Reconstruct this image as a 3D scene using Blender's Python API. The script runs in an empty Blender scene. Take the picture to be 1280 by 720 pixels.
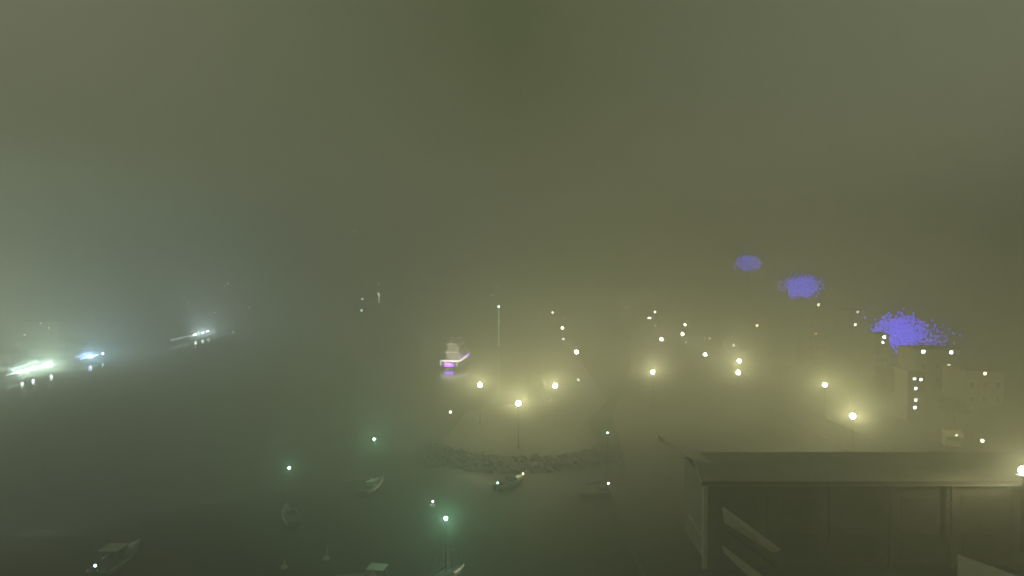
import bpy, math, random
from mathutils import Vector, Matrix
random.seed(7)
R = math.radians
S = bpy.context.scene
C = S.collection

# ------------------------------------------------------------------ camera
CAM_H, FPX, HORIZON = 34.0, 914.0, 330.0
PITCH = math.atan((360.0 - HORIZON) / FPX)
cd = bpy.data.cameras.new('camera'); cam = bpy.data.objects.new('camera', cd); C.objects.link(cam)
cd.sensor_width = 36.0; cd.lens = 36.0 * FPX / 1280.0
cd.clip_start = 0.5; cd.clip_end = 6000.0
cam.location = (0, 0, CAM_H); cam.rotation_euler = (R(90) - PITCH, 0, 0)
S.camera = cam
CP, SP = math.cos(PITCH), math.sin(PITCH)

def ray(px, py):
    u, v = (px - 640.0) / FPX, (360.0 - py) / FPX
    return Vector((u, CP + v * SP, -SP + v * CP))
def P(px, py, d):                       # the place seen at a photo pixel, d metres ahead
    r = ray(px, py); r = r * (d / r.y)
    return Vector((r.x, r.y, CAM_H + r.z))
def G(px, py, z=0.0):                   # the place seen at a photo pixel at height z
    r = ray(px, py); t = (z - CAM_H) / r.z
    return Vector((r.x * t, r.y * t, z))

# ------------------------------------------------------------------ helpers
class MB:
    def __init__(self): self.v, self.f = [], []
    def add(self, vs, fs):
        n = len(self.v); self.v += [tuple(v) for v in vs]; self.f += [tuple(i + n for i in f) for f in fs]
    def box(self, a, b):
        x0, y0, z0 = a; x1, y1, z1 = b
        self.add([(x0,y0,z0),(x1,y0,z0),(x1,y1,z0),(x0,y1,z0),(x0,y0,z1),(x1,y0,z1),(x1,y1,z1),(x0,y1,z1)],
                 [(0,3,2,1),(4,5,6,7),(0,1,5,4),(1,2,6,5),(2,3,7,6),(3,0,4,7)])
    def tube(self, p, q, r0, r1=None, n=10):
        r1 = r0 if r1 is None else r1
        p, q = Vector(p), Vector(q); d = (q - p).normalized()
        a = d.orthogonal().normalized(); b = d.cross(a)
        vs = []
        for c, r in ((p, r0), (q, r1)):
            for i in range(n):
                t = 2 * math.pi * i / n; vs.append(c + a * (r * math.cos(t)) + b * (r * math.sin(t)))
        fs = [(i, (i + 1) % n, n + (i + 1) % n, n + i) for i in range(n)]
        fs += [tuple(range(n))[::-1], tuple(range(n, 2 * n))]
        self.add(vs, fs)
    def path(self, pts, r, n=8):
        for a, b in zip(pts, pts[1:]): self.tube(a, b, r, r, n)
    def lathe(self, prof, c=(0,0,0), n=16):
        vs, fs = [], []; k = len(prof)
        for r, z in prof:
            for i in range(n):
                t = 2 * math.pi * i / n
                vs.append((c[0] + r * math.cos(t), c[1] + r * math.sin(t), c[2] + z))
        for j in range(k - 1):
            for i in range(n):
                fs.append((j*n+i, j*n+(i+1)%n, (j+1)*n+(i+1)%n, (j+1)*n+i))
        fs += [tuple(range(n))[::-1], tuple(range((k-1)*n, k*n))]
        self.add(vs, fs)
    def sphere(self, c, r, n=14, sz=1.0):
        m = n // 2
        self.lathe([(max(1e-3, r * math.sin(math.pi * j / m)), -r * sz * math.cos(math.pi * j / m)) for j in range(m + 1)], c, n)
    def prism(self, pts, z0, z1):       # pts counter-clockwise outline
        n = len(pts)
        self.add([(x, y, z0) for x, y in pts] + [(x, y, z1) for x, y in pts],
                 [tuple(range(n))[::-1], tuple(range(n, 2*n))] + [(i, (i+1)%n, n+(i+1)%n, n+i) for i in range(n)])
    def loft(self, secs, cap=True):     # secs: equal-length closed rings
        n = len(secs[0]); vs = [p for s in secs for p in s]; fs = []
        for j in range(len(secs) - 1):
            for i in range(n):
                fs.append((j*n+i, j*n+(i+1)%n, (j+1)*n+(i+1)%n, (j+1)*n+i))
        if cap: fs += [tuple(range(n))[::-1], tuple(range((len(secs)-1)*n, len(secs)*n))]
        self.add(vs, fs)
    def build(self, name, mat, parent=None, smooth=False):
        me = bpy.data.meshes.new(name); me.from_pydata(self.v, [], self.f); me.validate(); me.update()
        if smooth:
            for p in me.polygons: p.use_smooth = True
        if mat: me.materials.append(mat)
        o = bpy.data.objects.new(name, me); C.objects.link(o)
        if parent is not None: o.parent = parent
        return o

def tag(o, label=None, cat=None, group=None, kind=None):
    if label: o['label'] = label
    if cat: o['category'] = cat
    if group: o['group'] = group
    if kind: o['kind'] = kind
    return o
def empty(name, loc, rz=0.0):
    o = bpy.data.objects.new(name, None); C.objects.link(o)
    o.location = loc; o.rotation_euler = (0, 0, rz); o.empty_display_size = 0.5
    return o
def copy_tree(o, parent=None):
    c = o.copy(); C.objects.link(c)
    if parent is not None:
        c.parent = parent; c.matrix_parent_inverse = o.matrix_parent_inverse.copy()
    for ch in list(o.children): copy_tree(ch, c)
    return c
LIGHTS = {}
def glow(parent, loc, watts, col, radius=0.3, name='glow_light'):
    l = bpy.data.lights.new(name, 'POINT'); l.energy = watts; l.color = col; l.shadow_soft_size = radius; l.cycles.use_multiple_importance_sampling = False
    o = bpy.data.objects.new(name, l); C.objects.link(o); o.location = loc
    if parent is not None: o.parent = parent
    return o

# ------------------------------------------------------------------ materials
def mat(name, col, rough=0.7, var=0.25, scale=1.5, metal=0.0, bump=0.0, spec=0.4):
    m = bpy.data.materials.new(name); m.use_nodes = True
    nt = m.node_tree; b = nt.nodes['Principled BSDF']
    tc = nt.nodes.new('ShaderNodeTexCoord')
    n = nt.nodes.new('ShaderNodeTexNoise'); n.inputs['Scale'].default_value = scale; n.inputs['Detail'].default_value = 6
    nt.links.new(tc.outputs['Object'], n.inputs['Vector'])
    r = nt.nodes.new('ShaderNodeValToRGB')
    r.color_ramp.elements[0].position = 0.3; r.color_ramp.elements[1].position = 0.7
    r.color_ramp.elements[0].color = tuple(c * (1 - var) for c in col) + (1,)
    r.color_ramp.elements[1].color = tuple(min(1, c * (1 + var)) for c in col) + (1,)
    nt.links.new(n.outputs['Fac'], r.inputs['Fac']); nt.links.new(r.outputs['Color'], b.inputs['Base Color'])
    b.inputs['Roughness'].default_value = rough; b.inputs['Metallic'].default_value = metal
    b.inputs['Specular IOR Level'].default_value = spec
    if bump:
        bp = nt.nodes.new('ShaderNodeBump'); bp.inputs['Strength'].default_value = bump
        nt.links.new(n.outputs['Fac'], bp.inputs['Height']); nt.links.new(bp.outputs['Normal'], b.inputs['Normal'])
    return m
def emit(name, col, strength):
    m = bpy.data.materials.new(name); m.use_nodes = True
    nt = m.node_tree; b = nt.nodes['Principled BSDF']
    b.inputs['Base Color'].default_value = (0.8, 0.8, 0.8, 1)
    b.inputs['Emission Color'].default_value = tuple(col) + (1,)
    b.inputs['Emission Strength'].default_value = strength
    m.cycles.emission_sampling = 'NONE'
    return m

WARM = (1.0, 0.94, 0.44)
M = dict(
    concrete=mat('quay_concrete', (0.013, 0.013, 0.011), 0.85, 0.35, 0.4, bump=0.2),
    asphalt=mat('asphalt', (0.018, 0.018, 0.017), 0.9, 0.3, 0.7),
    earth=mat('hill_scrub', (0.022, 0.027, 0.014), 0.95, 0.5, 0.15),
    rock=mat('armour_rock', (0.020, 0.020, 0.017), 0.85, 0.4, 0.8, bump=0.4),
    white=mat('white_gelcoat', (0.62, 0.62, 0.60), 0.35, 0.06, 0.6),
    hullblue=mat('navy_gelcoat', (0.02, 0.03, 0.06), 0.3, 0.1, 0.6),
    hullgrey=mat('grey_gelcoat', (0.05, 0.055, 0.055), 0.4, 0.1, 0.6),
    teak=mat('weathered_teak', (0.035, 0.028, 0.02), 0.8, 0.3, 4),
    canvas=mat('dark_canvas', (0.03, 0.045, 0.05), 0.9, 0.2, 3),
    palecanvas=mat('pale_canvas', (0.36, 0.36, 0.32), 0.9, 0.15, 3),
    dullglass=mat('dull_window_glass', (0.07, 0.066, 0.055), 0.5, 0.2, 0.8),
    glass=mat('dark_glass', (0.010, 0.012, 0.014), 0.08, 0.1, 1),
    steel=mat('painted_steel', (0.02, 0.021, 0.02), 0.6, 0.15, 3),
    alu=mat('mast_aluminium', (0.45, 0.46, 0.46), 0.4, 0.1, 3, metal=0.7),
    whitepaint=mat('white_paint', (0.60, 0.60, 0.56), 0.6, 0.08, 2),
    plaster=mat('pale_plaster', (0.26, 0.245, 0.20), 0.85, 0.15, 0.5, bump=0.1),
    towerwall=mat('grey_render_wall', (0.11, 0.105, 0.085), 0.85, 0.15, 0.5),
    palewall=mat('pale_render_wall', (0.50, 0.48, 0.40), 0.8, 0.12, 0.7),
    roofpale=mat('pale_roof_membrane', (0.26, 0.26, 0.21), 0.85, 0.22, 0.25),
    darkwall=mat('dark_cladding', (0.10, 0.094, 0.076), 0.8, 0.25, 0.6),
    tile=mat('clay_tile', (0.16, 0.075, 0.05), 0.85, 0.3, 2),
    bark=mat('bark', (0.07, 0.055, 0.04), 0.9, 0.3, 4, bump=0.4),
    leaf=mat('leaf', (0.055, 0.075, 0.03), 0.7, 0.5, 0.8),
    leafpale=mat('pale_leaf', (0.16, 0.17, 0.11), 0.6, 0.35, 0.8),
    rope=mat('buoy_paint', (0.40, 0.38, 0.30), 0.6, 0.2, 3),
    warm=emit('warm_globe', (1.0, 0.93, 0.70), 260.0),
    warmsmall=emit('warm_small_lamp', (1.0, 0.90, 0.62), 120.0),
    windowwarm=emit('lit_window_warm', (1.0, 0.88, 0.60), 14.0),
    windowcool=emit('lit_window_cool', (0.85, 0.95, 1.0), 22.0),
    red=emit('red_lamp', (1.0, 0.25, 0.15), 12.0),
    green=emit('cool_green_lamp', (0.55, 1.0, 0.85), 40.0),
    greendim=emit('cool_green_small_lamp', (0.50, 1.0, 0.85), 14.0),
    beaconglow=emit('beacon_lens', (0.65, 1.0, 0.85), 25.0),
    cool=emit('cool_floodlight', (0.85, 1.0, 0.97), 60.0),
    coolblue=emit('cool_blue_floodlight', (0.55, 0.78, 1.0), 60.0),
    strip=emit('cool_light_strip', (0.78, 1.0, 0.95), 5.0),
    stripblue=emit('cold_blue_light_strip', (0.45, 0.72, 1.0), 9.0),
    flankglow=emit('lit_flank_glow', (0.82, 0.98, 1.0), 3.0),
    maststreak=emit('mast_streak_glow', (0.62, 1.0, 0.72), 2.2),
    striplow=emit('cool_light_strip_low', (0.82, 0.98, 1.0), 9.0),
    stripwhite=emit('white_rail_light', (1.0, 0.93, 0.86), 20.0),
    purple=emit('purple_light', (0.22, 0.0, 1.0), 18.0),
    purplehot=emit('magenta_light', (0.95, 0.35, 1.0), 25.0),
    violet=emit('violet_bulbs', (0.07, 0.03, 1.0), 3.7),
)

def water_mat():
    m = bpy.data.materials.new('dark_water'); m.use_nodes = True
    nt = m.node_tree; b = nt.nodes['Principled BSDF']
    b.inputs['Base Color'].default_value = (0.010, 0.013, 0.010, 1)
    b.inputs['Roughness'].default_value = 0.07; b.inputs['IOR'].default_value = 1.33
    b.inputs['Specular IOR Level'].default_value = 0.3
    tc = nt.nodes.new('ShaderNodeTexCoord')
    n = nt.nodes.new('ShaderNodeTexNoise'); n.inputs['Scale'].default_value = 0.35; n.inputs['Detail'].default_value = 4
    bp = nt.nodes.new('ShaderNodeBump'); bp.inputs['Strength'].default_value = 0.12; bp.inputs['Distance'].default_value = 0.6
    nt.links.new(tc.outputs['Object'], n.inputs['Vector']); nt.links.new(n.outputs['Fac'], bp.inputs['Height'])
    nt.links.new(bp.outputs['Normal'], b.inputs['Normal'])
    # ruffled by the breeze in the open foreground, calm in the lee further in
    sx = nt.nodes.new('ShaderNodeSeparateXYZ'); mr = nt.nodes.new('ShaderNodeMapRange')
    mr.inputs['From Min'].default_value = 106; mr.inputs['From Max'].default_value = 142; mr.interpolation_type = 'SMOOTHSTEP'
    mr.inputs['To Min'].default_value = 0.8; mr.inputs['To Max'].default_value = 0.035
    nt.links.new(tc.outputs['Object'], sx.inputs['Vector']); ma = nt.nodes.new('ShaderNodeMath'); ma.operation = 'MULTIPLY_ADD'; ma.inputs[1].default_value = -0.6
    nt.links.new(sx.outputs['X'], ma.inputs[0]); nt.links.new(sx.outputs['Y'], ma.inputs[2]); nt.links.new(ma.outputs[0], mr.inputs['Value'])
    nt.links.new(mr.outputs['Result'], b.inputs['Roughness'])
    return m

# ------------------------------------------------------------------ setting
LIM = 1100.0
b = MB(); b.add([(-LIM,-200,0),(LIM,-200,0),(LIM,LIM,0),(-LIM,LIM,0)], [(0,1,2,3)])
tag(b.build('water', water_mat()), kind='structure')
QZ = 1.6
def slab(name, pts, z, m, zb=-0.6):
    b = MB(); b.prism(pts, zb, z); return tag(b.build(name, m), kind='structure')
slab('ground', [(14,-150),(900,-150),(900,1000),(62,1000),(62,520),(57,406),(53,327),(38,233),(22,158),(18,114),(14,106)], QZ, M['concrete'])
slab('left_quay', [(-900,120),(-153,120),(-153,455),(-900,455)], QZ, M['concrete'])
# the promenade road with kerbs
rp = [(56,110),(56,200),(66,290),(74,400),(76,700)]
b = MB(); lw = 7.0
vs = [];
for x, y in rp: vs += [(x + 3, y, QZ + 0.004), (x + 3 + lw, y, QZ + 0.004)]
b.add(vs, [(2*i, 2*i+1, 2*i+3, 2*i+2) for i in range(len(rp) - 1)])
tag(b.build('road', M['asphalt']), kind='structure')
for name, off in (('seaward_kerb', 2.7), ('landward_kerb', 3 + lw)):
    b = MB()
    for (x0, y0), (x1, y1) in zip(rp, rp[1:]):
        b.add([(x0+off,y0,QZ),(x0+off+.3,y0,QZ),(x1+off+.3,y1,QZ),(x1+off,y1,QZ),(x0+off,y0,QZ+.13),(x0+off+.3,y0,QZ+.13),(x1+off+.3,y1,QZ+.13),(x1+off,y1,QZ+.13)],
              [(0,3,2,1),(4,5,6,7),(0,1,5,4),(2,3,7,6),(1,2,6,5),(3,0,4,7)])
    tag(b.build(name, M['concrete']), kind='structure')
# breakwater mole with a rounded head
mole = [(23,700),(10,700),(9,190),(6,172),(-10,160)]
for i in range(13):
    t = math.pi + math.pi * i / 12
    mole.append((1.5 + 14.0 * math.cos(t), 133 + 11.0 * math.sin(t)))
mole += [(15.5,150),(23,172)]
mole = [p for p in mole]
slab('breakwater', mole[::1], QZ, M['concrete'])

def hill_h(x, y):
    s = min(1, max(0, (x - 80) / 24.0)); s = s * s * (3 - 2 * s)
    t = min(1, max(0, (y - 165) / 220.0))
    return QZ + 0.02 + s * (3.0 + 21.0 * t + 0.035 * max(0, x - 110) + 0.8 * math.sin(x * .07) * math.sin(y * .05))
b = MB(); nx, ny = 40, 50; vs = []
for j in range(ny + 1):
    for i in range(nx + 1):
        x, y = 80 + 400 * (i / nx) ** 1.4, 120 + 560 * j / ny
        vs.append((x, y, hill_h(x, y)))
b.add(vs, [(j*(nx+1)+i, j*(nx+1)+i+1, (j+1)*(nx+1)+i+1, (j+1)*(nx+1)+i) for j in range(ny) for i in range(nx)])
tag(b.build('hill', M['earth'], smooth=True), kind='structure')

# armour rocks heaped round the head of the breakwater
b = MB()
def rock(c, r):
    vs = []; base = [(1,0,0),(.3,.95,0),(-.8,.6,0),(-.8,-.6,0),(.3,-.95,0),(0,0,.8),(0,0,-.8),(.5,.4,.55),(-.4,.3,.6),(-.1,-.6,.5)]
    rot = Matrix.Rotation(random.uniform(0,6.28),3,'Z') @ Matrix.Rotation(random.uniform(0,6.28),3,'X')
    vs = [Vector(c) + rot @ (Vector(p) * r * random.uniform(.8, 1.15)) for p in base[:7]]
    b.add(vs, [(0,1,5),(1,2,5),(2,3,5),(3,4,5),(4,0,5),(1,0,6),(2,1,6),(3,2,6),(4,3,6),(0,4,6)])
for i in range(520):
    t = math.pi * (0.9 + 1.2 * random.random()); k = random.random()
    rock((1.5 + (14.2 + 4.5 * k) * math.cos(t), 133 + (11.2 + 4.5 * k) * math.sin(t), 1.2 - 1.7 * k + random.uniform(-.2, .3)), random.uniform(.6, 1.25))
for i in range(420):
    k = random.random(); y = random.uniform(172, 420)
    rock((9.4 - 6 * k, y, 1.2 - 1.7 * k), random.uniform(.6, 1.25))
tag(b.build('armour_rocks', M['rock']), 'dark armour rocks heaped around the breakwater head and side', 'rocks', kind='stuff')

# ------------------------------------------------------------------ street lamps
LAMP_Z = 9.6                            # height of the globes above the water
def make_lamp():
    root = empty('street_lamp', (0, 0, 0)); H = LAMP_Z - QZ
    b = MB(); b.lathe([(.16,0),(.16,.5),(.12,.62),(.06,.9)]); b.build('base', M['steel'], root, True)
    b = MB(); b.tube((0,0,.9),(0,0,H-.52),.055,.04); b.build('pole', M['steel'], root, True)
    b = MB(); b.lathe([(.06,0),(.35,.05),(.64,.13),(.62,.15),(.35,.09),(.05,.08)],(0,0,H-.56)); b.build('shade_tray', M['steel'], root, True)  # tray added to keep lamplight off the ground below
    b = MB(); b.sphere((0,0,H),.40); b.build('globe', M['warm'], root, True)
    b = MB(); b.lathe([(.17,0),(.12,.07),(.03,.13)],(0,0,H+.38)); b.build('finial', M['steel'], root, True)
    return root
lamp0 = make_lamp(); first = [True]
def street_lamp(px, py, label, group, watts, zl=LAMP_Z, col=WARM):
    p = G(px, py, zl); o = lamp0 if first[0] else copy_tree(lamp0); first[0] = False
    g = 0.0 if p.x < 80 else max(0, hill_h(p.x, p.y) - QZ)
    o.location = (p.x, p.y, zl - (LAMP_Z - QZ)); tag(o, label, 'street lamp', group)
    LAMPS.append((o, watts * (KL if p.y < 185 else KF) * (.92 if group == BW else 1), col)); return o
LAMPS = []; KL = 2.5; KF = 0.18
BW = 'lamps along the breakwater'; PR = 'lamps along the promenade'
street_lamp(600, 481, 'glowing warm globe lamp on the breakwater head, nearest the purple-lit yacht', BW, 15000)
street_lamp(648, 504, 'brightest warm globe lamp at the tip of the breakwater, lowest of the arc of three', BW, 17000)
street_lamp(694, 482, 'glowing warm globe lamp on the breakwater head, right end of the arc of three', BW, 15000)
street_lamp(721, 440, 'warm globe lamp on the breakwater arm, first behind the arc of three', BW, 11000)
street_lamp(703, 410, 'small warm globe lamp on the breakwater arm, second behind the arc of three', BW, 11000)
street_lamp(691, 390, 'faint farthest globe lamp on the breakwater arm', BW, 9000)
street_lamp(816, 465, 'glowing warm globe lamp standing alone at the quay corner between breakwater and promenade', PR, 15000)
street_lamp(826.6, 424, 'warm globe lamp on the quay edge directly behind the lone corner lamp', PR, 6500)
street_lamp(811.5, 397.5, 'small warm globe lamp on the far quay edge, third from the quay corner', PR, 7500)
street_lamp(783, 384, 'tiny warm globe lamp on the far quay edge, fourth from the quay corner', PR, 5000)
street_lamp(923, 465.5, 'bright warm globe lamp on the promenade, lower of two lamps one above the other', PR, 14000)
street_lamp(924, 451, 'warm globe lamp on the promenade, upper of two lamps one above the other', PR, 9000)
street_lamp(881, 443, 'bright warm globe lamp on the promenade left of the stacked pair of lamps', PR, 13000)
street_lamp(853, 417.5, 'warm globe lamp mid way along the promenade, lower of a close pair', PR, 11000)
street_lamp(856, 406, 'warm globe lamp mid way along the promenade, upper of a close pair', PR, 7000)
street_lamp(819, 390, 'small warm globe lamp far along the promenade, above the quay edge lamps', PR, 6000)
street_lamp(790.5, 379, 'tiny warm globe lamp far along the promenade, second from its far end', PR, 6000)
street_lamp(764, 372, 'faintest warm globe lamp at the far end of the promenade', PR, 8000)
street_lamp(1031, 481, 'warm globe lamp on the promenade beside the pale lit tree', PR, 12000)
street_lamp(1066, 520, 'brightest warm globe lamp on the promenade, just below the pale lit tree', PR, 17000)
street_lamp(1279, 588, 'glowing warm globe lamp cut by the right edge in front of the flat roof', PR, 4500, 13.9)

# unseen lamps added past both frame edges to lift the glow there
def added_lamps(spots, group, col):
    for x, y, w, label in spots:
        o = copy_tree(lamp0); o.location = (x, y, QZ); tag(o, label, 'street lamp', group); LAMPS.append((o, w, col))
added_lamps([(-163, 196, 380000, 'added unseen quay lamp behind the leftmost floodlit yacht, first along the left quay'),
            (-158, 160, 340000, 'added unseen quay lamp on the left quay, second along from the yachts'),
            (-156, 126, 340000, 'added unseen quay lamp at the near end of the left quay')], 'added lamps along the left quay', (.86, 1.0, .74))
added_lamps([(98, 116, 40000, 'added unseen promenade lamp at the foot of the hill past the right edge')], PR, WARM)

# small marker lamps on posts
def make_marker():
    root = empty('marker_lamp', (0, 0, 0))
    b = MB(); b.lathe([(.16,0),(.16,.12),(.05,.16)]); b.build('base', M['steel'], root)
    b = MB(); b.tube((0,0,.16),(0,0,2.6),.05,.04); b.build('post', M['steel'], root)
    b = MB(); b.lathe([(.10,0),(.20,.08),(.21,.34),(.12,.42)],(0,0,2.6)); b.build('lantern', M['warmsmall'], root, True)
    b = MB(); b.lathe([(.24,0),(.12,.08),(.02,.12)],(0,0,3.03)); b.build('cap', M['steel'], root)
    return root
mark0 = make_marker(); mfirst = [True]
def marker(px, py, d, label, watts, col, lens=None, group='small lamps on posts'):
    p = P(px, py, d); o = mark0 if mfirst[0] else copy_tree(mark0); mfirst[0] = False
    o.location = (p.x, p.y, p.z - 2.8); tag(o, label, 'marker lamp', group)
    if lens:
        for ch in o.children:
            if ch.name.startswith('lantern'):
                ch.data = ch.data.copy(); ch.data.materials[0] = lens
    LAMPS.append((o, watts, col)); return o
marker(723, 475, 186, 'small cold white lamp on a post at the breakwater edge, right of three globe lamps', 900, (.85,.9,1), M['windowcool'])
marker(563, 515, 138, 'tiny dim lamp on a post by the rocks left of the breakwater head', 60, (.8,1,.7), M['windowwarm'])
marker(706, 398, 300, 'faint lamp on a post on the breakwater arm beside the second globe lamp', 150, WARM, M['windowwarm'])
marker(704, 424, 225, 'dim lamp on a post on the breakwater arm, below the second globe lamp', 150, (.9,1,.9), M['windowcool'])
marker(887, 423, 246, 'dim lamp on a post by the promenade road above the bright globe lamp', 250, WARM, M['windowwarm'])
marker(917, 432, 222, 'small lamp on a post by the promenade road above the stacked pair of lamps', 700, WARM)
marker(819, 407, 300, 'dim greenish lamp on a post at the quay edge among the globe lamps', 200, WARM, M['windowwarm'])
marker(857, 428, 236, 'dim bluish lamp on a post at the quay below the close pair of globe lamps', 200, (.7,1,.9), M['greendim'])

# ------------------------------------------------------------------ boats
def ring(x, w, zk, zd, n=5):            # one hull section, port gunwale round the keel to starboard
    pts = []
    for i in range(2 * n + 1):
        t = -1 + i / n; a = abs(t)
        y = -math.copysign(w * (1 - (1 - a) ** 2.2), t) if a > 0 else 0
        z = zk + (zd - zk) * a ** 1.8
        pts.append((x, y, z))
    return pts
def hull_mesh(L, B, fb, draft, sheer=0.35, stern=0.8, rake=0.12):
    b = MB(); secs = []; N = 12
    for j in range(N + 1):
        u = j / N; x = -L / 2 + L * u
        w = B / 2 * (stern + (1 - stern) * min(1, u / .4)) if u < .4 else B / 2 * max(.02, 1 - ((u - .4) / .6) ** 2.3)
        zd = fb * (1 + sheer * u * u); zk = -draft * (1 - u ** 4) + (.25 * fb * u ** 4)
        xs = [(px_ + rake * L * u ** 3 * max(0, (pz + draft) / (fb + draft)) - rake * L * u**3 * .6, py_, pz) for px_, py_, pz in ring(x, w, zk, zd)]
        secs.append(xs)
    b.loft(secs)
    return b, secs
def deck_outline(L, B, stern=0.8, k=0.96, x0=-.5, x1=.5):
    top, bot = [], []
    for j in range(15):
        u = .5 + x0 + (x1 - x0) * j / 14
        w = B / 2 * (stern + (1 - stern) * min(1, u / .4)) if u < .4 else B / 2 * max(.02, 1 - ((u - .4) / .6) ** 2.3)
        bot.append((-L/2 + L * u, -w * k)); top.append((-L/2 + L * u, w * k))
    return bot + top[::-1]
def tier(b, L, B, x0, x1, z0, z1, k, rake=1.0):
    """a deckhouse whose plan follows the boat, raked at its front"""
    pl = deck_outline(L, B, .9, k, x0, x1); n = len(pl); xf = max(p[0] for p in pl); xb = min(p[0] for p in pl)
    lo = [(x, y, z0) for x, y in pl]
    hi = [(x - rake * max(0, (x - xb) / (xf - xb) - .5) * 2 + (.4 * rake if x < xb + .3 else 0), y * .94, z1) for x, y in pl]
    b.loft([lo, hi])

def motor_yacht(loc, rz, L, B, label, hullmat, decks=3, house=None):
    house = house or M['white']
    root = empty('motor_yacht', loc, rz); tag(root, label, 'yacht', 'lit yachts moored in the harbour')
    fb = 1.9 + L * .012
    b, _ = hull_mesh(L, B, fb, 1.2, .55, .9); b.build('hull', hullmat, root, True)
    b = MB(); b.prism(deck_outline(L, B, .9, .93, -.5, .44), fb * 1.02, fb * 1.02 + .12); b.build('deck', M['teak'], root)
    b = MB(); b.box((-L/2 - 1.6, -B * .38, .35), (-L/2 + .4, B * .38, .6)); b.build('swim_platform', M['teak'], root)
    z = fb + .1; spans = [(-.34, .24, .74), (-.26, .12, .66), (-.16, .02, .52)][:decks]
    for i, (x0, x1, k) in enumerate(spans):
        h = 2.4 if i < 2 else 1.6
        b = MB(); tier(b, L, B, x0, x1, z, z + h, k, 1.8); hs = b.build('deckhouse', house, root)
        for s in (-1, 1):               # windows down each side, proud of the wall
            for q in range(5):
                b = MB()
                xa = -L/2 + L * (.5 + x0 + (x1 - x0) * (.08 + .13 * q)); xb_ = xa + L * (x1 - x0) * .11
                b.box((xa, s * B / 2 * k * .985 - .03, z + h * .42), (xb_, s * B / 2 * k * .985 + .03, z + h * .78)); b.build('window', M['glass'], hs)
        b = MB(); b.prism(deck_outline(L, B, .9, min(.9, k + .1), x0 - .07, x1 - .06), z + h + .003, z + h + .15); b.build('deck_overhang', house, root)
        z += h + .16
    b = MB(); xm = -L * .1                # radar arch
    for s in (-1, 1): b.tube((xm + .9, s * B * .26, z - .1), (xm, s * B * .2, z + 1.9), .14, .11)
    b.box((xm - .35, -B * .22, z + 1.85), (xm + .35, B * .22, z + 2.02)); b.build('radar_arch', M['white'], root)
    for s in (-.9, .9):
        b = MB(); b.sphere((xm, s, z + 2.4), .42); b.build('radar_dome', M['white'], root, True)
    b = MB(); b.tube((xm, 0, z + 2.0), (xm, 0, z + 4.0), .06, .03); b.build('antenna', M['alu'], root)
    b = MB()                              # bow rail
    ol = deck_outline(L, B, .9, .92, .05, .47)
    zt = lambda x: fb * (1 + .55 * (x / L + .5) ** 2)
    for s in (ol[:15], ol[15:]):
        pts = [(x, y, zt(x) + .75) for x, y in s]; b.path(pts, .025, 6)
        for x, y, zz in pts[::3]: b.tube((x, y, zz - .85), (x, y, zz), .022, n=6)
    b.build('bow_rail', M['alu'], root)
    root['z_top'] = z; root['fb'] = fb
    return root
def lightstrip(root, name, pts, r, m):
    b = MB(); b.path(pts, r, 6); return b.build(name, m, root)
def flood(root, loc, watts, col, m, r=.35):
    b = MB(); b.sphere(loc, r, 12); o = b.build('floodlight', m, root, True)
    g = glow(o, loc, watts, col, r * 1.25); return o

# the purple-lit yacht, stern towards us
st = G(561, 461, 0); bowp = G(586, 449.5, 0)
hd = math.atan2(24.0, 4.5)
L0, B0 = 25.0, 6.4
c = st + Vector((math.cos(hd), math.sin(hd), 0)) * (L0 / 2)
yt = motor_yacht((c.x, c.y, 0), hd, L0, B0, 'dim white motor yacht with purple stern lights and a glowing white rail', M['white'])
b = MB(); b.box((-L0/2 - .12, -1.5, .75), (-L0/2 - .02, 1.5, 1.75)); b.build('stern_light_panel', M['purple'], yt)
b = MB(); b.box((-L0/2 - .2, -.7, 1.32), (-L0/2 - .125, .7, 1.5)); b.build('stern_light_bar', M['purplehot'], yt)
lightstrip(yt, 'rail_light', [(-L0/2 - .1, 2.6, 2.7), (-L0/2 - .1, 1.0, 2.55), (-L0/2 - .1, -2.6, 2.6), (-L0/2 + 2, -3.3, 2.5), (-L0/2 + 11.0, -3.5, 3.1)], .09, M['stripwhite'])
lightstrip(yt, 'rail_end_light', [(-L0/2 + 11.0, -3.5, 3.1), (-L0/2 + 12.8, -3.45, 3.3)], .24, M['purple'])
for s in (-1, 1): lightstrip(yt, 'stern_post_light', [(-L0/2 - .1, s * 2.75, .9), (-L0/2 - .1, s * 2.75, 2.4)], .06, M['striplow'])
glow(yt, (-L0/2 - 1.2, 0, 1.4), 260, (.45, .08, 1.0), .3)
glow(yt, (-L0/2 + 1, 0, 4.2), 900, (1, .92, .75), .3); glow(yt, (-L0/2 + 3.5, 0, 7.4), 700, (1, .92, .75), .3)  # deck glows without fixtures, added to bring out the superstructure

# three floodlit yachts along the left quay
QX = -147.0
def quay_yacht(px0, py0, px1, py1, label, hullmat, rz=R(90), L=24.0):
    a, e = G(px0, py0, 1.9), G(px1, py1, 1.9); mid = (a + e) / 2
    B = 6.2
    return motor_yacht((mid.x - B / 2 + .2, mid.y, 0), rz, L, B, label, hullmat, 2, M['hullgrey']), mid
def loc_in(root, p):
    mw = Matrix.Translation(root.location) @ Matrix.Rotation(root.rotation_euler.z, 4, 'Z')
    return mw.inverted() @ p
def side_lights(root, strips, floods, col, m, stripm):
    for (xa, ya, xb, yb, r) in strips:
        p, q = loc_in(root, G(xa, ya, 1.9)), loc_in(root, G(xb, yb, 1.9))
        yy = -3.22
        lightstrip(root, 'side_glow_strip', [(p.x, yy, 1.75), (q.x, yy, 1.75)], r, stripm)
    for (x, y, w, fc, r) in floods:
        p = loc_in(root, G(x, y, 1.9)); flood(root, (p.x, -3.35, 1.9), w, fc or col, m, r)
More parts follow.
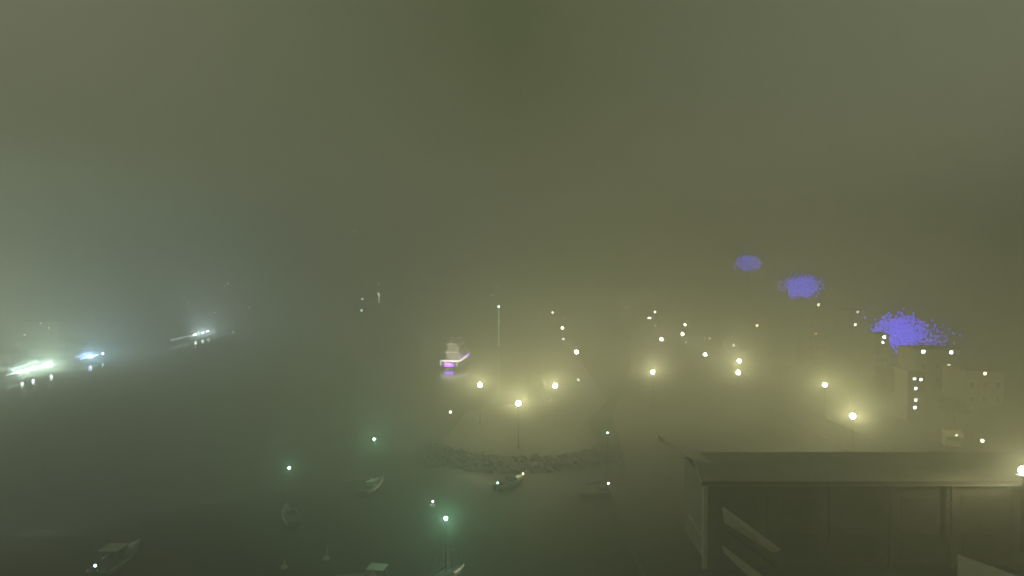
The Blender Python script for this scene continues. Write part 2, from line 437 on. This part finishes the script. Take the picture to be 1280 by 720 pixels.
y1, _ = quay_yacht(8, 468, 66, 455, 'leftmost floodlit yacht at the left quay, greenish white lights along its side', M['hullgrey'], L=27)
side_lights(y1, [(10, 468, 26, 464, .16)], [(21, 464, 90000, (.72,1,.86), .34), (33, 461, 150000, (.70,1,.80), .42), (57, 456, 160000, (.74,1,.84), .42)], (.66,1,.82), M['cool'], M['strip'])
y2, _ = quay_yacht(88, 450, 134, 441, 'middle floodlit yacht at the left quay, blue-white lights along its side', M['hullgrey'], L=23)
side_lights(y2, [(97, 448, 108, 446, .15), (114, 445, 122, 443.3, .15)], [(111, 445.5, 250000, (.36,.64,1.0), .5), (133, 442, 12000, None, .28)], (.58,.80,1.0), M['coolblue'], M['stripblue'])
y3, _ = quay_yacht(208, 424, 268, 414, 'farthest floodlit yacht at the left quay, white lights near its bow and glowing flank', M['hullgrey'], L=38)
side_lights(y3, [(258, 415.2, 266, 413.8, .2)], [(247, 418, 130000, None, .5), (256, 416, 130000, None, .5), (264, 414.5, 110000, None, .4)], (.70,.92,1.0), M['cool'], M['strip'])
side_lights(y3, [(206, 424.5, 240, 418.5, .45)], [], (1,1,1), M['cool'], M['flankglow'])  # glowing strip stands in for the floodlit hull flank

# --- sailing and small motor boats on moorings
def sail_boat(loc, rz, L, mast, label, lamp=None, watts=0, col=(.45,1,.72), hullm=None, lampr=.13, furled=True, cabin=None):
    root = empty('sailing_boat', loc, rz); tag(root, label, 'sailing boat', 'boats on moorings in the dark water')
    B = L * .32
    b, _ = hull_mesh(L, B, .85, .5, .35, .7); b.build('hull', hullm or M['hullblue'], root, True)
    b = MB(); b.prism(deck_outline(L, B, .7, .92, -.48, .42), .87, .95); b.build('deck', M['teak'], root)
    b = MB(); tier(b, L, B, -.12, .24, .95, 1.5, .55, .6); cb = b.build('cabin', cabin or M['hullgrey'], root)
    for s in (-1, 1):
        for q in (-.06, .04, .13):
            b = MB(); b.box((L*q, s*B*.275-.02, 1.12), (L*q+.4, s*B*.275+.02, 1.34)); b.build('window', M['glass'], cb)
    b = MB(); b.tube((L*.1,0,1.4),(L*.1,0,mast),.05,.03); b.tube((L*.1,-.9,mast*.62),(L*.1,.9,mast*.62),.025)
    b.build('mast', M['steel'], root)
    b = MB(); b.tube((L*.08,0,2.1),(-L*.38,0,2.0),.06,.05); bo = b.build('boom', M['steel'], root)
    if furled:
        b = MB(); b.tube((L*.06,0,2.24),(-L*.36,0,2.12),.16,.09); b.build('sail_cover', M['canvas'], bo)
    b = MB()
    for q in ((L*.5,0,1.15),(-L*.47,0,1.0),(L*.08,B*.47,.95),(L*.08,-B*.47,.95)): b.tube((L*.1,0,mast-.1), q, .012, n=5)
    b.build('rigging', M['steel'], root)
    if lamp:
        b = MB(); b.sphere((L*.1,0,mast+lampr), lampr, 12); o = b.build('masthead_light', lamp, root, True)
        if watts: glow(o, (L*.1,0,mast+lampr), watts, col, lampr*1.3)
    return root
def launch(loc, rz, L, label, canopy=None, hullm=None):
    root = empty('motor_boat', loc, rz); tag(root, label, 'motor boat', 'boats on moorings in the dark water')
    B = L * .36
    b, _ = hull_mesh(L, B, .75, .35, .4, .85); b.build('hull', hullm or M['hullgrey'], root, True)
    b = MB(); b.prism(deck_outline(L, B, .85, .9, -.47, .4), .76, .84); b.build('deck', M['teak'], root)
    b = MB(); tier(b, L, B, -.08, .2, .84, 1.5, .62, .9); ch = b.build('cuddy', hullm or M['hullgrey'], root)
    b = MB(); b.add([(L*.10,-B*.3,1.5),(L*.10,B*.3,1.5),(L*.02,B*.28,2.05),(L*.02,-B*.28,2.05),(L*.10+.04,-B*.3,1.5),(L*.10+.04,B*.3,1.5),(L*.02+.04,B*.28,2.05),(L*.02+.04,-B*.28,2.05)],
                    [(3,2,1,0),(4,5,6,7),(0,1,5,4),(2,3,7,6),(1,2,6,5),(3,0,4,7)]); b.build('windscreen', M['glass'], root)
    b = MB(); b.box((-L*.4,-B*.28,.84),(-L*.28,B*.28,1.25)); b.build('bench_seat', M['canvas'], root)
    b = MB(); b.box((-L*.5-.4,-.25,.1),(-L*.5,.25,1.15)); b.tube((-L*.5-.3,0,-.4),(-L*.5-.3,0,.2),.09); b.build('outboard', M['steel'], root)
    if canopy:
        b = MB()
        for s in (-1, 1):
            for x in (-L*.25, L*.0): b.tube((x, s*B*.36, .8), (x, s*B*.34, 2.15), .025, n=6)
        b.box((-L*.27,-B*.37,2.15),(L*.02,B*.37,2.22)); b.build('canopy', canopy, root)
    return root
def bulb(root, loc, r, m, watts=0, col=(1,1,1), name='deck_light'):
    b = MB(); b.sphere(loc, r, 10); o = b.build(name, m, root, True)
    if watts: glow(o, loc, watts, col, r*1.3)
    return o

GREEN = (.36, 1.0, .62)
def moored_sail(px, py, hull_y, L, rz, label, **kw):
    g = G(px, hull_y, 0.9); top = P(px, py, g.y); off = Vector((math.cos(rz), math.sin(rz), 0)) * (L * .1)
    return sail_boat((g.x - off.x, g.y - off.y, 0), rz, L, top.z - kw.get('lampr', .13), label, **kw)
moored_sail(468, 549, 604, 7.2, R(75), 'dark sailing boat left of the breakwater head with a green-white masthead light and pale cabin',
            lamp=M['green'], watts=3600, col=GREEN, lampr=.17, cabin=M['palecanvas'])
moored_sail(362, 585, 640, 7.0, R(115), 'dark sailing boat with a green-white masthead light, leftmost of the three green haloes',
            lamp=M['green'], watts=1600, col=GREEN, lampr=.16)
moored_sail(557.5, 648, 722, 7.4, R(60), 'nearest dark sailing boat at the bottom edge with the brightest green-white masthead light',
            lamp=M['green'], watts=4200, col=GREEN, lampr=.19)
s4 = moored_sail(759, 541, 612, 7.0, R(20), 'dark sailing boat in the basin, green masthead lamp over white cabin lamp',
            lamp=M['greendim'], watts=110, col=GREEN, lampr=.13)
p = loc_in(s4, P(760.5, 604, s4.location.y - 1.2)); bulb(s4, (p.x, p.y, p.z), .15, M['windowwarm'], 150, (1,.95,.8), 'cabin_light')
g = G(638, 600, .9)
l1 = launch((g.x, g.y, 0), R(52), 6.6, 'low grey motor boat in open water below the breakwater, a lamp at each end')
p = loc_in(l1, G(622, 603.5, 1.5)); bulb(l1, (p.x, p.y, 1.5), .14, M['greendim'], 60, (.5,1,1))
p = loc_in(l1, G(654, 592, 1.5)); bulb(l1, (p.x, p.y, 1.5), .12, M['windowwarm'], 60, WARM)
g = G(148, 694, .9)
l2 = launch((g.x, g.y, 0), R(88), 8.0, 'motor boat with a pale canopy and one green lamp in the lower left corner', canopy=M['palecanvas'])
p = loc_in(l2, G(119, 707, 1.7)); bulb(l2, (p.x, p.y, 1.7), .15, M['greendim'], 70, GREEN)
g = G(462, 722, 1.0)
l3 = launch((g.x, g.y, 0), R(170), 6.5, 'motor boat with a pale glowing canopy cut by the bottom edge', canopy=M['palecanvas'])
glow(l3, (0, 0, 3.2), 0.1, (.8,.95,1), .1)
# spar buoys
def spar_buoy(px, py, label, h=1.3, lamp=None, tilt=.12):
    g = G(px, py, 0); root = empty('mooring_buoy', (g.x, g.y, 0)); tag(root, label, 'buoy', 'mooring buoys')
    b = MB(); b.lathe([(.05,-.3),(.34,-.1),(.4,.1),(.3,.3),(.08,.38)]); b.build('float', M['rope'], root, True)
    b = MB(); b.tube((0,0,.3),(tilt*h,0,h),.05,.035); b.build('spar', M['whitepaint'], root)
    if lamp: bulb(root, (tilt*h,0,h+.1), .12, lamp, 60, (.7,.6,1), 'lamp')
    return root
spar_buoy(541, 633, 'mooring buoy with a tiny violet-white lamp beside the brightest green halo', .6, M['windowcool'], 0)
spar_buoy(408, 699, 'pale tilted spar buoy in the dark water near the bottom edge', 1.5)
spar_buoy(355, 710, 'faint spar buoy at the bottom edge, left of the pale tilted one', 1.0)

# --- far masts: lit spreaders in the mist
def far_sail(px, top, base, d, label, m, strength_r=.25, extra=()):
    pt, pb = P(px, top, d), P(px, base, d); L = 12.0
    root = sail_boat((pt.x, pt.y - L*.1, 0), R(90), L, pt.z, label, lamp=m, lampr=strength_r)
    for (ex, ey, r, mm) in extra:
        q = P(ex, ey, d - 1); l = loc_in(root, q); bulb(root, (l.x, l.y, l.z), r, mm, 0, name='spreader_light')
    return root
far_sail(474, 356, 410, 330, 'far ghostly sailing boat with a pale vertical gleam along its mast', M['striplow'], .3,
         [(473, 367, .45, M['greendim']), (474, 370.5, .34, M['striplow']), (474, 374, .32, M['striplow']), (474, 377.5, .28, M['striplow'])])
far_sail(453, 375, 412, 320, 'far ghostly sailing boat with two stacked cyan lights, left of the gleaming mast', M['striplow'], .45,
         [(452, 388, .5, M['greendim'])])
far_sail(285, 356, 405, 350, 'far sailing boat behind the left quay yachts with the highest faint mast light', M['striplow'], .45, [(281, 358, .3, M['striplow'])])
far_sail(236, 379, 408, 345, 'far sailing boat behind the left quay yachts with twin faint mast lights', M['windowcool'], .25, [(235, 382, .25, M['striplow'])])
far_sail(311, 385, 408, 350, 'far sailing boat right of the floodlit yachts with one white mast light', M['windowcool'], .28)
far_sail(268, 391, 408, 352, 'far sailing boat with a low warm mast light just above the farthest floodlit yacht', M['windowwarm'], .3)
marker(292, 415, 300, 'small greenish lamp on a post right of the farthest floodlit yacht', 500, (.75,1,.8), M['windowcool'])

# --- harbour beacon
pb, pt = G(623.5, 436, 0), None
pt = P(623.5, 383, pb.y); H = pt.z
root = empty('harbour_beacon', (pb.x, pb.y, 0)); tag(root, 'tall slim pale beacon mast with a green-white light, standing in the water behind the yacht', 'beacon')
b = MB(); b.lathe([(1.6,-.6),(1.6,.7),(1.2,.9)]); b.build('foundation', M['concrete'], root)
b = MB(); b.tube((0,0,.9),(0,0,H-.5),.42,.30); b.build('mast', M['whitepaint'], root, True)
b = MB(); b.lathe([(.3,0),(.9,.05),(.9,.12)],(0,0,H-.62)); b.build('gallery', M['steel'], root)
b = MB(); b.tube((0,-.40,1.5),(0,-.32,H-1.0),.13,.16,8); b.build('streak_glow', M['maststreak'], root)  # mast strip glows in place of the lamp's long vertical light streak
b = MB(); b.lathe([(.28,0),(.34,.15),(.34,.7),(.2,.85)],(0,0,H-.48)); o = b.build('lantern', M['beaconglow'], root, True); glow(o,(0,0,H-.05),4000,(.5,1,.75),.6)
b = MB(); b.lathe([(.42,0),(.3,.15),(.03,.3)],(0,0,H+.38)); b.build('cap', M['steel'], root)
b = MB(); b.tube((0,0,H+.6),(0,0,P(622,358,pb.y).z),.05,.03); b.tube((-2.2,0,P(622,369,pb.y).z),(0,0,P(622,369,pb.y).z),.04); b.tube((-2.2,0,P(622,382,pb.y).z),(0,0,P(622,382,pb.y).z),.04)
b.build('aerial', M['alu'], root)
for (x, y) in ((622, 357.5), (615, 369), (615, 382)):
    q = P(x, y, pb.y) - pb; bulb(root, (q.x, q.y, q.z), .22, M['striplow'], 0, name='aerial_light')

# ------------------------------------------------------------------ trees
def tree(name, loc, h, cr, label, leafm, n=2600, leaf=.42, flat=.8, group=None, cat='tree'):
    root = empty(name, loc); tag(root, label, cat, group)
    b = MB(); th = h - cr * flat
    b.tube((0,0,-.5),(.1,.05,th*.6),.28,.22); b.tube((.1,.05,th*.6),(0,.1,th),.22,.16)
    cl = []
    for i in range(9):
        a = i * 2.4; rr = cr * random.uniform(.35, .78); zz = th + cr * flat * random.uniform(-.35, .75)
        p = Vector((rr * math.cos(a), rr * math.sin(a), zz)); cl.append((p, cr * random.uniform(.34, .5)))
        b.tube((0, .1, th * .95), p * .85 + Vector((0,0,zz*.15)), .11, .03, 6)
    cl.append((Vector((0,0,th + cr*flat*.5)), cr*.5))
    b.build('trunk', M['bark'], root)
    b = MB(); fs = []; vs = []
    for i in range(n):
        p, r = random.choice(cl)
        d = Vector((random.gauss(0,1), random.gauss(0,1), random.gauss(0,1))).normalized() * r * random.random() ** .45
        d.z *= flat
        c = p + d; u = Vector((random.gauss(0,1), random.gauss(0,1), random.gauss(0,1))).normalized(); w = u.orthogonal().normalized(); s = leaf * random.uniform(.5, 1.1)
        k = len(vs); vs += [c - u*s, c - w*s*.5, c + u*s, c + w*s*.5]; fs.append((k, k+1, k+2, k+3))
    b.add(vs, fs); b.build('crown', leafm, root)
    return root
VG = 'violet-lit trees climbing the hillside'
VIO = (.20, .13, 1.0)
def violet_tree(px, py, d, cr, label, k=1.0, nb=150, watts=2500):
    """a round tree hung all over with one long string of violet bulbs"""
    p = P(px, py, d); gz = hill_h(p.x, p.y); fl = .70
    root = empty('round_tree', (p.x, p.y, gz)); tag(root, label, 'tree', VG)
    zc = p.z - gz
    b = MB(); b.tube((0,0,-.5),(.1,.05,zc*.7),.2,.15); b.tube((.1,.05,zc*.7),(0,0,zc),.15,.1)
    for i in range(9):
        a = i * 2.4; b.tube((0,0,zc*.8), (cr*.6*math.cos(a), cr*.6*math.sin(a), zc + cr*fl*random.uniform(-.3,.6)), .09, .03, 6)
    b.build('trunk', M['bark'], root)
    def spot(sd):
        while True:
            v = Vector((random.gauss(0, sd), random.gauss(0, sd), random.gauss(0, sd)))
            if v.length < 1.7: return Vector((v.x * cr, v.y * cr, zc + v.z * cr * fl))
    b = MB(); fs = []; vs = []
    for i in range(1300):
        c = spot(.5)
        u = Vector((random.gauss(0,1), random.gauss(0,1), random.gauss(0,1))).normalized(); w = u.orthogonal().normalized(); s = .42 * random.uniform(.5, 1.1)
        m = len(vs); vs += [c - u*s, c - w*s*.55, c + u*s, c + w*s*.55]; fs.append((m, m+1, m+2, m+3))
    b.add(vs, fs); b.build('crown', M['leafpale'], root)
    pts = [spot(.38) for i in range(nb)]; pts.sort(key=lambda v: (round((v.z - zc) / (cr * .2)), math.atan2(v.y, v.x)))
    b = MB(); b.path(pts, .012, 4); b.build('wire', M['bark'], root)
    b = MB()
    for q in pts: b.sphere(q, .29 * k, 6)
    o = b.build('light_string', M['violet'], root, True); o['kind'] = 'stuff'
    return root
violet_tree(935, 329, 300, 4.6, 'small round tree strung with violet lights, highest and farthest on the hillside', 1.25, 800, 5000)
violet_tree(1003, 358, 260, 6.0, 'round tree strung with violet lights, the middle one on the hillside', 1.2, 1100, 5000)
violet_tree(1126, 415, 205, 7.2, 'largest tree strung with violet lights, lowest on the hillside beside two white windows', 1.0, 1900, 5000)
violet_tree(1163, 424, 208, 7.0, 'wide tree with only sparse violet lights, right of the largest violet tree', 0.9, 170, 800)
p = G(1062, 492, 5.0)
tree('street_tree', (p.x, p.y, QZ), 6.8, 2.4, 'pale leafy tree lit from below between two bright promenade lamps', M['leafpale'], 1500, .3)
for (px, py, z, h, cr, lb) in ((1192, 520, 5, 7, 2.8, 'dim leafy tree behind the pale kiosk on the right'),
                               (975, 470, 5, 6.5, 2.6, 'dim tree right of the stacked pair of promenade lamps'),
                               (1105, 478, 6, 7.5, 3.0, 'dim tree below the largest violet-lit tree'),
                               (1010, 440, 6, 7.5, 3.0, 'dim tree on the slope above the promenade, left of the lit tower')):
    p = G(px, py, z); gz = max(QZ, hill_h(p.x, p.y)) if p.x > 80 else QZ
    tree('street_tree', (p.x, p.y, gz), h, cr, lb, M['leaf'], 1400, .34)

# ------------------------------------------------------------------ hillside houses
def house(c, w, dp, h, label, wallm, rot=0.0, roofm=None, lit=(), name='hillside_house'):
    """lit: (x, z, w, h, material) on the front face (towards -y)"""
    root = empty(name, c, rot); tag(root, label, 'house', 'houses on the hillside')
    b = MB(); b.box((-w/2,-dp/2,-4),(w/2,dp/2,h)); b.build('wall', wallm, root)
    b = MB(); o = .5
    rh = dp * .05; b.add([(-w/2-o,-dp/2-o,h+.003),(w/2+o,-dp/2-o,h+.003),(w/2+o,dp/2+o,h+.003),(-w/2-o,dp/2+o,h+.003),(-w/2-o,0,h+rh),(w/2+o,0,h+rh)],
          [(0,3,2,1),(0,1,5,4),(2,3,4,5),(1,2,5),(3,0,4)])
    b.build('roof', roofm or M['tile'], root)
    done = []
    for (x, z, ww, hh, m) in lit:
        f = MB()
        f.box((x-ww/2-.08,-dp/2-.05,z-hh/2-.08),(x+ww/2+.08,-dp/2-.003,z+hh/2+.08)); fo = f.build('window', M['whitepaint'], root)
        g_ = MB(); g_.box((x-ww/2,-dp/2-.09,z-hh/2),(x+ww/2,-dp/2-.053,z+hh/2)); g_.build('pane', m, fo); done.append((x, z))
    for fl in range(int(h // 3)):
        for q in range(3):
            x, z = -w/2 + w*(q+.5)/3, 1.7 + 3*fl
            if any(abs(x-a)<1.5 and abs(z-b_)<1.6 for a, b_ in done): continue
            f = MB(); f.box((x-.6,-dp/2-.05,z-.7),(x+.6,-dp/2-.003,z+.7)); fo = f.build('window', M['whitepaint'], root)
            g_ = MB(); g_.box((x-.5,-dp/2-.09,z-.6),(x+.5,-dp/2-.053,z+.6)); g_.build('pane', M['glass'], fo)
    return root
def hill_house(px, py, d, w, label, lights, wallm=None, h=6.0, dp=8.0, dz=None):
    """lights: (px, py, width, height, material); d is the depth of the front face"""
    mid = P(px, py, d); gz = hill_h(mid.x, d + dp/2) if mid.x > 80 else QZ
    gz = min(gz, min(P(a, b_, d).z for a, b_, *_ in lights) - 1.0)
    lit = []
    for (a, b_, ww, hh, m) in lights:
        q = P(a, b_, d); lit.append((q.x - mid.x, q.z - gz, ww * .85, hh * .85, m))
    h = max(z for _, z, *_ in lit) + .55
    return house((mid.x, d + dp/2, gz), w, dp, h, label, wallm or M['plaster'], 0, None, lit)
W_, K_ = M['windowwarm'], M['windowcool']
hill_house(1103, 424, 185, 3.4, 'narrow pale house with two white windows stacked, left of the largest violet-lit tree', [(1105, 421.5, .8, .8, K_), (1103.5, 428, .6, .6, K_)], h=6)
hill_house(1172, 445, 170, 10.0, 'broad house right of the violet-lit tree with three bright small windows', [(1154, 439.5, .9, .8, K_), (1189, 440.5, .9, .8, K_), (1186, 457.5, .7, .8, W_)], h=7)
hill_house(1231, 467, 150, 8.0, 'pale house at the right with one small warm window', [(1231, 467, .6, .6, W_)], h=6)
hill_house(1032, 391, 250, 9.0, 'wide house high on the slope with one faint window at its left', [(1023, 381, .8, .8, W_)], h=7)
hill_house(1071, 399, 225, 7.0, 'house on the slope with two small warm windows one above the other', [(1072, 390, .6, .6, W_), (1069, 406, .8, .8, W_)], h=6)
hill_house(946, 407, 262, 8.0, 'lone house above the stacked promenade lamps with one dim warm window', [(946, 407, .9, .8, W_)], h=6)
hill_house(1022, 417, 215, 6.0, 'small house on the slope with one tiny reddish window', [(1020, 417, .55, .55, M['red'])], h=5)
hill_house(1086, 423, 205, 5.0, 'small house beside the two stacked white windows with one tiny red light', [(1085.5, 423.5, .4, .4, M['red'])], h=5)

hill_house(46, 411, 262, 15.0, 'low quay house behind the leftmost yacht with three faint windows', [(31, 418.5, .9, .55, W_), (51, 404, .45, .45, W_), (61, 410, .45, .45, W_)], h=5)

# stair tower with a vertical row of lights
d = 150.0; p = P(1145, 495, d)
root = empty('stair_tower', (p.x, d + 2.5, QZ)); tag(root, 'grey stair tower with a vertical row of small lit windows', 'tower')
ht = P(1145, 465, d).z - QZ
b = MB(); b.box((-1.8,-2.5,0),(1.8,2.5,ht)); b.build('wall', M['towerwall'], root)
b = MB(); b.box((-2.1,-2.8,ht+.003),(2.1,2.8,ht+.3)); b.build('roof', M['roofpale'], root)
for (x, y, m, s) in ((1143, 473.5, M['striplow'], .5), (1151, 474.5, K_, .45), (1144.5, 485.5, M['striplow'], .55), (1144.5, 500, M['striplow'], .55), (1143.5, 509.5, K_, .5)):
    q = P(x, y, d); f = MB(); f.box((q.x-p.x-s/2-.06,-2.55,q.z-QZ-s/2-.06),(q.x-p.x+s/2+.06,-2.503,q.z-QZ+s/2+.06)); fo = f.build('window', M['whitepaint'], root)
    f = MB(); f.box((q.x-p.x-s/2,-2.59,q.z-QZ-s/2),(q.x-p.x+s/2,-2.553,q.z-QZ+s/2)); f.build('pane', m, fo)

# pale kiosk with awning and lamp
g = G(1190, 556, QZ)
root = empty('kiosk', (g.x, g.y, QZ), R(-20)); tag(root, 'pale kiosk with curved awning and small lamp behind the flat roof', 'kiosk')
b = MB(); b.box((-1.3,-1,0),(1.3,1,2.3)); b.build('wall', M['plaster'], root)
b = MB(); b.loft([[(-1.5, -1.9 + .25*i, 1.9 + .16*i - .012*i*i) for i in range(6)] + [(-1.5, -1.9 + .25*i, 1.84 + .16*i - .012*i*i) for i in range(5,-1,-1)],
                  [(1.5, -1.9 + .25*i, 1.9 + .16*i - .012*i*i) for i in range(6)] + [(1.5, -1.9 + .25*i, 1.84 + .16*i - .012*i*i) for i in range(5,-1,-1)]])
b.build('awning', M['palewall'], root)
b = MB(); b.box((-1.5,-.6,2.31),(1.5,1.2,2.45)); b.build('roof', M['palewall'], root)
b = MB(); b.box((-1.0,-1.06,1.0),(1.0,-1.003,1.8)); b.build('counter_window', M['glass'], root)
bulb(root, (.3,-1.75,2.15), .12, W_, 260, WARM, 'awning_lamp')
marker(1228, 551, 108, 'tiny lamp on a post right of the pale kiosk', 60, WARM, M['windowwarm'])

# ------------------------------------------------------------------ the flat-roofed harbour building, lower right
ZR = 11.0
pl, pr = G(884, 602, ZR), G(1212, 606, ZR); bl = G(868, 565, ZR)
root = empty('harbour_building', (0, 0, 0)); tag(root, 'long flat-roofed harbour building with a pale roof edge and an upswept corner, lower right', 'building')
y0, y1_ = pl.y, bl.y; x0, x1 = pl.x, 72.0
b = MB(); b.box((x0 + .4, y0 + 1.2, QZ - .3), (x1, y1_ - .6, ZR - .5)); b.build('wall', M['darkwall'], root)
b = MB(); b.prism([(x0 - .6, y0), (x1 + .8, y0), (x1 + .8, y1_), (bl.x - .3, y1_)], ZR - .5, ZR); b.build('roof', M['roofpale'], root)
b = MB(); b.box((x0 - .6, y0 - .12, ZR - .3), (x1 + .8, y0 - .003, ZR + .05)); b.build('fascia', M['darkwall'], root)
# upswept corner canopy
tp = P(817, 543, y1_ - 2)
b = MB(); k = 6; A = []; Bq = []
for i in range(k + 1):
    u = i / k; e = u ** 1.6
    A.append((bl.x + (tp.x - bl.x) * u + .5, y1_ + (tp.y - y1_) * u, ZR + .01 + (tp.z - ZR) * e))
    w = (1 - u) * 5.0 + .15
    Bq.append((bl.x + (tp.x - bl.x) * u + .5 + (1 - u) * .3, y1_ + (tp.y - y1_) * u - w, ZR + .01 + (tp.z - ZR) * e - .6 * u))
n = k + 1
b.add(A + Bq + [(x, y, z - .12) for x, y, z in A] + [(x, y, z - .12) for x, y, z in Bq],
      [(i, n+i, n+i+1, i+1) for i in range(k)] + [(2*n+i, 2*n+i+1, 3*n+i+1, 3*n+i) for i in range(k)] +
      [(i, i+1, 2*n+i+1, 2*n+i) for i in range(k)] + [(n+i, 3*n+i, 3*n+i+1, n+i+1) for i in range(k)] + [(0, 2*n, 3*n, n), (k, n+k, 3*n+k, 2*n+k)])
b.build('upswept_canopy', M['palewall'], root)
b = MB(); b.box((x0 - .35, y0 + .1, QZ), (x0 + .1, y0 + .55, ZR - .51)); b.build('column', M['palewall'], root)
for q in range(1, 8):
    b = MB(); xx = x0 + q * 6.5; b.box((xx, y0 + .1, QZ), (xx + .35, y0 + .45, ZR - .51)); b.build('column', M['darkwall'], root)
for q in range(7):
    for z in (QZ + 1.2, QZ + 5.0):
        xx = x0 + 1.6 + q * 6.5
        b = MB(); b.box((xx, y0 + 1.12, z), (xx + 4.2, y0 + 1.197, z + 2.4)); fo = b.build('window', M['darkwall'], root)
        b = MB(); b.box((xx + .12, y0 + 1.07, z + .12), (xx + 4.08, y0 + 1.117, z + 2.28)); b.build('pane', M['dullglass'], fo)

# external stair with pale solid parapets in front of it
root = empty('outside_stair', (0, 0, 0)); tag(root, 'outside stair with two pale sloping parapets below the flat roof', 'stair')
def parapet(a0, a1, d0, d1, th, thick=.3):
    p0, p1 = P(*a0, d0), P(*a1, d1); q0, q1 = P(a0[0] + 2, a0[1] + th[0], d0), P(a1[0] - 10, a1[1] + th[1], d1)
    off = Vector((.0, thick, 0)); b = MB()
    vs = [p0, p1, q1, q0]; b.add(vs + [v + off for v in vs], [(0,3,2,1),(4,5,6,7),(0,1,5,4),(1,2,6,5),(2,3,7,6),(3,0,4,7)])
    return b.build('parapet', M['palewall'], root)
parapet((904, 634), (976, 687), y0 - 1.4, y0 - 4.6, (20, 4))
parapet((904, 683), (958, 724), y0 - 4.0, y0 - 6.6, (9, 9))
b = MB(); q0, q1 = P(861, 645, y0 - .2), P(883, 677, y0 - 1.2); b.tube(q0, q1, .12); b.build('handrail', M['palewall'], root)
p0, p1 = P(904, 650, y0 - 1.8), P(966, 694, y0 - 4.8)
b = MB()
for i in range(14):
    u0, u1 = i / 14, (i + 1) / 14; a = p0.lerp(p1, u0); e = p0.lerp(p1, u1)
    b.box((a.x, a.y - 1.6, a.z - .9), (e.x - .004, a.y - .02, a.z - .6))
b.build('steps', M['concrete'], root)

# nearest pale corner at the bottom right
zn = 12.0; A_, B_, C_, D_ = (G(x, y, zn) for x, y in ((1197, 693), (1310, 733), (1310, 850), (1197, 850)))
cn = A_; root = empty('terrace_building', (cn.x, cn.y, 0)); tag(root, 'pale roof corner of a nearer building cut by the bottom right edge', 'building')
ol = [(q.x - cn.x, q.y - cn.y) for q in (A_, D_, C_, B_)]
ins = lambda k_: [(x * k_ + (1 - k_) * sum(a for a, _ in ol) / 4, y * k_ + (1 - k_) * sum(a for _, a in ol) / 4) for x, y in ol]
b = MB(); b.prism(ins(.96), QZ - .2, zn - .253); b.build('wall', M['palewall'], root)
b = MB(); b.prism(ol, zn - .25, zn); b.build('roof', M['palewall'], root)

# ------------------------------------------------------------------ light in the lamps (copied lamps share meshes, lights are per lamp)
for o, w, col in LAMPS:
    zz = (LAMP_Z - QZ) if o.name.startswith('street_lamp') else 2.8
    glow(o, (0, 0, zz), w, col, .50 if zz > 5 else .3)

# ------------------------------------------------------------------ haze
b = MB(); b.box((-LIM - 20, -220, -1.2), (LIM + 20, LIM + 20, 62))
hm = bpy.data.materials.new('sea_mist'); hm.use_nodes = True; nt = hm.node_tree
for n_ in list(nt.nodes):
    if n_.type != 'OUTPUT_MATERIAL': nt.nodes.remove(n_)
pv = nt.nodes.new('ShaderNodeVolumePrincipled')
pv.inputs['Color'].default_value = (0.74, 0.75, 0.70, 1); pv.inputs['Density'].default_value = 0.0088
pv.inputs['Anisotropy'].default_value = 0.25
nt.links.new(pv.outputs['Volume'], nt.nodes['Material Output'].inputs['Volume'])
hm.cycles.volume_sampling = 'EQUIANGULAR'; hm.cycles.homogeneous_volume = True
tag(b.build('haze', hm), 'pale night mist over the whole harbour', 'haze', kind='stuff')

# ------------------------------------------------------------------ night sky: low cloud lit from the town below
w = bpy.data.worlds.new('World'); S.world = w; w.use_nodes = True; nt = w.node_tree
bg = nt.nodes['Background']; bg.inputs['Strength'].default_value = 1.0
tc = nt.nodes.new('ShaderNodeTexCoord'); sx = nt.nodes.new('ShaderNodeSeparateXYZ'); ab = nt.nodes.new('ShaderNodeMath'); ab.operation = 'ABSOLUTE'
nz = nt.nodes.new('ShaderNodeTexNoise'); nz.inputs['Scale'].default_value = 3.5; nz.inputs['Detail'].default_value = 3
ad = nt.nodes.new('ShaderNodeMath'); ad.operation = 'MULTIPLY_ADD'; ad.inputs[1].default_value = 0.18
rp_ = nt.nodes.new('ShaderNodeValToRGB'); e = rp_.color_ramp.elements
e[0].position = 0.08; e[0].color = (0.080, 0.098, 0.040, 1); e[1].position = 0.75; e[1].color = (0.25, 0.262, 0.172, 1)
nt.links.new(tc.outputs['Generated'], sx.inputs[0]); nt.links.new(sx.outputs['X'], ab.inputs[0])
nt.links.new(tc.outputs['Generated'], nz.inputs['Vector']); nt.links.new(nz.outputs['Fac'], ad.inputs[0]); nt.links.new(ab.outputs[0], ad.inputs[2])
nt.links.new(ad.outputs[0], rp_.inputs['Fac']); nt.links.new(rp_.outputs['Color'], bg.inputs['Color'])

S.view_settings.view_transform = 'Standard'; S.view_settings.look = 'None'
S.view_settings.exposure = 0; S.view_settings.gamma = 1
cy = S.cycles
cy.max_bounces = 6; cy.diffuse_bounces = 2; cy.glossy_bounces = 2; cy.volume_bounces = 0; cy.transmission_bounces = 2
cy.sample_clamp_indirect = 0.25; cy.sample_clamp_direct = 0.0
cy.use_adaptive_sampling = False; cy.use_denoising = True; cy.use_light_tree = True
cy.caustics_reflective = False; cy.caustics_refractive = False
